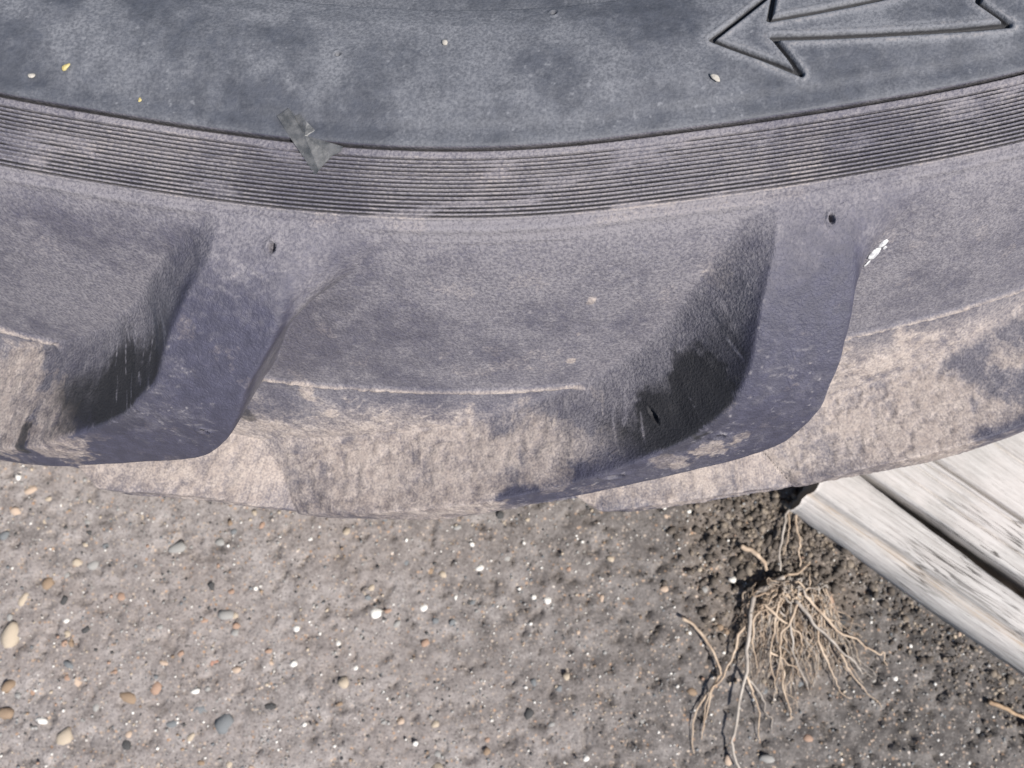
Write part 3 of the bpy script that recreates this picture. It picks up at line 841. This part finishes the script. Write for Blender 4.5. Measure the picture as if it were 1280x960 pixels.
rp = at(972, 735, GZ)
root = empty('dried_root', (float(rp[0]), float(rp[1]), GZ))
tag(root, 'dried pale brown plant root with many stringy strands lying on the soil', 'root')
Z = lambda zx, zy: (820 + zx / 2.527, 580 + zy / 2.527)
K = [  # strands read off the photograph: points, start radius, end radius, lift
    ([(395, 365), (330, 395), (298, 450), (291, 540), (286, 640), (262, 740), (246, 850), (236, 895), (268, 975)], .0036, .0024, (.016, .018, .014, .010, .008, .006)),
    ([(345, 435), (318, 480), (310, 560), (318, 640)], .0022, .0010, (.018, .014, .008)),
    ([(345, 440), (395, 490), (440, 525), (470, 570)], .0020, .0012, (.020, .016, .008)),
    ([(448, 430), (420, 490), (395, 545), (385, 620), (370, 700)], .0021, .0009, (.020, .018, .012, .006)),
    ([(440, 430), (490, 490), (540, 545), (592, 592), (640, 640), (662, 665)], .0028, .0010, (.020, .018, .012, .005)),
    ([(470, 400), (510, 455), (565, 515), (640, 565), (700, 595), (722, 605), (738, 640)], .0024, .0008, (.020, .018, .011, .006, .004)),
    ([(588, 592), (605, 640), (650, 700), (712, 768)], .0017, .0008, (.012, .007, .003)),
    ([(520, 500), (522, 580), (548, 645), (580, 705), (612, 748)], .0020, .0007, (.016, .010, .006, .003)),
    ([(430, 440), (432, 540), (440, 620), (470, 680), (485, 735)], .0019, .0007, (.018, .014, .007, .003)),
    ([(400, 420), (370, 500), (365, 600), (375, 690), (380, 720)], .0018, .0007, (.018, .013, .006)),
    ([(360, 590), (410, 620), (450, 650), (470, 690)], .0014, .0008, (.012, .008, .004)),
    ([(285, 660), (310, 730), (330, 800), (328, 875)], .0018, .0010, (.009, .006, .003)),
    ([(292, 670), (330, 745), (360, 800), (370, 835)], .0014, .0007, (.009, .005, .002)),
    ([(398, 650), (410, 730), (430, 790), (442, 810)], .0016, .0007, (.010, .006, .003)),
    ([(440, 430), (475, 395), (490, 345)], .0024, .0012, (.018, .016, .012)),
    ([(380, 370), (430, 345), (470, 330), (480, 305)], .0022, .0010, (.014, .014, .010)),
    ([(435, 120), (405, 190), (398, 250), (392, 335)], .0020, .0022, (.010, .016, .016)),
    ([(445, 125), (447, 200), (452, 260), (457, 325)], .0018, .0022, (.010, .016, .016)),
    ([(425, 140), (415, 215), (400, 290)], .0012, .0010, (.010, .012, .012)),
    ([(285, 500), (250, 575), (215, 650), (175, 720), (152, 790), (150, 850)], .0020, .0008, (.012, .008, .005, .003)),
]
for i, (p_, r0, r1, l_) in enumerate(K):
    strand('root_strand', [Z(*a) for a in p_], r0 * .48, r1 * .30, l_, root, seed=i + 1, wig=.003, mat=M_ROOT if i % 4 else M_ROOT3)
rr = np.random.default_rng(77)
for i in range(205):
    x0 = rr.uniform(305, 545); y0 = rr.uniform(390, 470)
    spread = (x0 - 425) / 115
    L = rr.uniform(90, 350) * (1 - .35 * abs(spread))
    x1 = x0 + spread * rr.uniform(0, 120) + rr.normal(0, 34); y1 = y0 + L
    mid = [(x0 + (x1 - x0) * f_ + rr.normal(0, 12), y0 + L * f_) for f_ in (.33, .66)]
    strand('root_hair', [Z(x0, y0), Z(*mid[0]), Z(*mid[1]), Z(x1, y1)], rr.choice([.00024, .0003, .00042, .0006]), .00018, (rr.uniform(.006, .018), rr.uniform(.006, .014), .006, .003), root, seed=100 + i, steps=18, wig=.007, mat=(M_ROOT, M_ROOT2, M_ROOT3)[i % 3])
# knotted crown
for i in range(46):
    a0_ = rr.uniform(0, 6.28); cx_, cy_ = 415 + 62 * math.cos(a0_) * rr.random(), 392 + 36 * math.sin(a0_) * rr.random()
    pp_ = [(cx_, cy_)]
    for _ in range(3): pp_.append((pp_[-1][0] + rr.normal(0, 24), pp_[-1][1] + rr.normal(4, 16)))
    strand('root_hair', [Z(*q_) for q_ in pp_], rr.choice([.0003, .00045, .0007, .0009]), .00025, (rr.uniform(.010, .022), rr.uniform(.012, .026), .016, rr.uniform(.006, .018)), root, seed=400 + i, steps=16, wig=.006, mat=(M_ROOT, M_ROOT2, M_ROOT3)[i % 3])
v1, f1_ = blob((.013, .009, .0065), 61, 3, .5); v1 = v1 * (1 + rr.normal(0, .05, (len(v1), 1)))
crown = mesh_np('root_crown', v1 + at(Z(405, 400)[0], Z(405, 400)[1], GZ + .008), f1_)
link('root_crown', crown, M_CROWN, root)

# second dry stem to the left of the root
sp_ = at(*Z(200, 650), GZ)
stem = empty('dry_stem', (float(sp_[0]), float(sp_[1]), GZ))
tag(stem, 'thin dry forked stem on the soil left of the root', 'stem')
for i, (p_, r0, r1, l_) in enumerate([
        ([(82, 485), (130, 520), (170, 575), (198, 640), (205, 665)], .0020, .0012, (.006, .009, .006)),
        ([(205, 660), (165, 725), (128, 790), (118, 850), (122, 915)], .0014, .0006, (.006, .004, .003)),
        ([(200, 668), (172, 740), (160, 800), (148, 870)], .0012, .0005, (.006, .004, .003))]):
    strand('stalk', [Z(*a) for a in p_], r0 * .6, r1 * .6, l_, stem, seed=40 + i)
M_TWIG = plain('dry twig', (.22, .15, .10), (.36, .26, .17), 150, .9, .4, .2)
tw = strand('twig', [(1238, 878), (1258, 886), (1272, 893), (1290, 901)], .0016, .0010, (.003, .004, .003), None, M_TWIG, 51)
tag(tw, 'short dry twig lying on bare soil below the planks', 'twig')
tw = strand('twig', [(926, 684), (942, 690), (954, 702), (957, 712)], .0018, .0012, (.010, .012, .010), None, M_ROOT, 52)
tag(tw, 'curled dry stalk end on the soil just above the root crown', 'twig')
cp = at(1037, 756, GZ)
v1, f1_ = blob((.0034, .0084, .0018), 65, 2, .2)
ch = link('bark_chip', mesh_np('bark_chip', v1, f1_), plain('bark chip', (.24, .16, .12), (.34, .24, .18), 200)); ch.location = (cp[0], cp[1], gh(cp[0], cp[1]) + .003); ch.rotation_euler = (.1, .15, .25)
tag(ch, 'small reddish brown bark chip right of the root', 'bark')

# ------------------------------------------------------------------ small things lying on the tyre
mt, nt, b = new_mat('dusty clear film'); n = N(nt)
nt.links.new(n.mix(n.step(.35, .65, n.noise(260, 4, .6)), (.055, .058, .062), (.13, .13, .133)), b.inputs['Base Color'])
b.inputs['Roughness'].default_value = .45; b.inputs['Alpha'].default_value = .62
nt.links.new(n.bump(n.noise(240, 3), .5, .001), b.inputs['Normal'])
TP = [(-6.09, .6629), (-5.75, .6601), (-5.60, .6622), (-5.45, .6612), (-5.22, .6640), (-4.99, .6661), (-5.04, .6690), (-4.83, .6697), (-4.64, .6701), (-4.40, .6712), (-4.17, .6706), (-4.20, .6724), (-4.45, .6735), (-4.66, .6763), (-4.80, .679), (-4.91, .6808), (-5.27, .6749), (-5.7, .669)]
out = [on_side(t, r, .0011 + .0006 * math.sin(i * 1.9)) for i, (t, r) in enumerate(TP)]
cen = on_side(-5.25, .6685, .0016)
nT = len(TP)
tv = np.array(out + [cen] + [p - np.array((0, 0, .0003)) for p in out] + [cen - np.array((0, 0, .0003))])
tf = [[i, (i + 1) % nT, nT] for i in range(nT)] + [[(i + 1) % nT + nT + 1, i + nT + 1, 2 * nT + 1] for i in range(nT)]
tf4 = []
for i in range(nT):
    a, b_, c_, d_ = i, (i + 1) % nT, (i + 1) % nT + nT + 1, i + nT + 1
    tf4 += [[a, d_, c_], [a, c_, b_]]
tape = link('tape_scrap', mesh_np('tape_scrap', tv, np.array(tf + tf4), False), mt)
tag(tape, 'torn scrap of grey clear tape stuck across the ribs', 'tape')

M_YEL = plain('yellow flake', (.34, .27, .10), (.42, .36, .18), 400)
M_PALE = plain('pale flake', (.27, .25, .22), (.36, .335, .30), 400)
for i, (t, r, s_, mat, lab) in enumerate([
        (-13.27, .6618, .0019, M_PALE, 'pale flake at the far left of the sidewall'),
        (-12.39, .6570, .0019, M_YEL, 'yellow flake at the upper left of the sidewall'),
        (-10.06, .6638, .0010, M_YEL, 'tiny yellow crumb just above the ribs, left of the tape'),
        (-1.40, .6300, .0017, M_PALE, 'pale flake high on the sidewall at mid tyre'),
        (6.65, .6539, .0024, M_PALE, 'pale flat flake below the arrow tip')]):
    v1, f1_ = blob((s_ * .8, s_ * .55, s_ * .3), 70 + i, 2, .55)
    o = link('flake', mesh_np('flake', v1, f1_), mat); o.location = on_side(t, r, .0006); o.rotation_euler = (0, 0, .6 * i)
    tag(o, lab, 'flake', 'flakes of debris on the sidewall')


def surf_pt(t, s_):
    """point and normal of the tyre surface at an angle, metres past the ribs"""
    j = int(np.abs(((TH + 180) % 360 - 180) - t).argmin()); i = int(np.abs(arc - bw - s_).argmin())
    return P[i, j], NRM[i, j]


# white splash on the right-hand lug
M_SPLASH = plain('chalky white', (.30, .30, .32), (.62, .62, .62), 700, .8)
sv, sf = [], []
for t, s_, ra, rb in ((11.36, .0350, .0016, .0034), (11.52, .0310, .0013, .0022), (11.22, .0400, .0009, .0020), (11.60, .0335, .0007, .0010)):
    p0, n0 = surf_pt(t, s_)
    e1 = Vector((1, 0, 0)); nz = Vector(n0).normalized(); e2 = nz.cross(e1).normalized(); e1 = e2.cross(nz)
    v1, f1_ = blob((ra, rb, .0004), int(t * 100), 2, .45)
    R_ = np.array([[e1.x, e2.x, nz.x], [e1.y, e2.y, nz.y], [e1.z, e2.z, nz.z]])
    ca, sa = math.cos(-.45), math.sin(-.45)
    v1 = v1 @ np.array([[ca, sa, 0], [-sa, ca, 0], [0, 0, 1]])
    sf.append(f1_ + sum(len(v) for v in sv)); sv.append(v1 @ R_.T + p0 + n0 * .0001)
sm = link('paint_splash', mesh_np('paint_splash', np.concatenate(sv), np.concatenate(sf)), M_SPLASH, tyre)
sm['label'] = 'small chalky white splash beside the right lug'
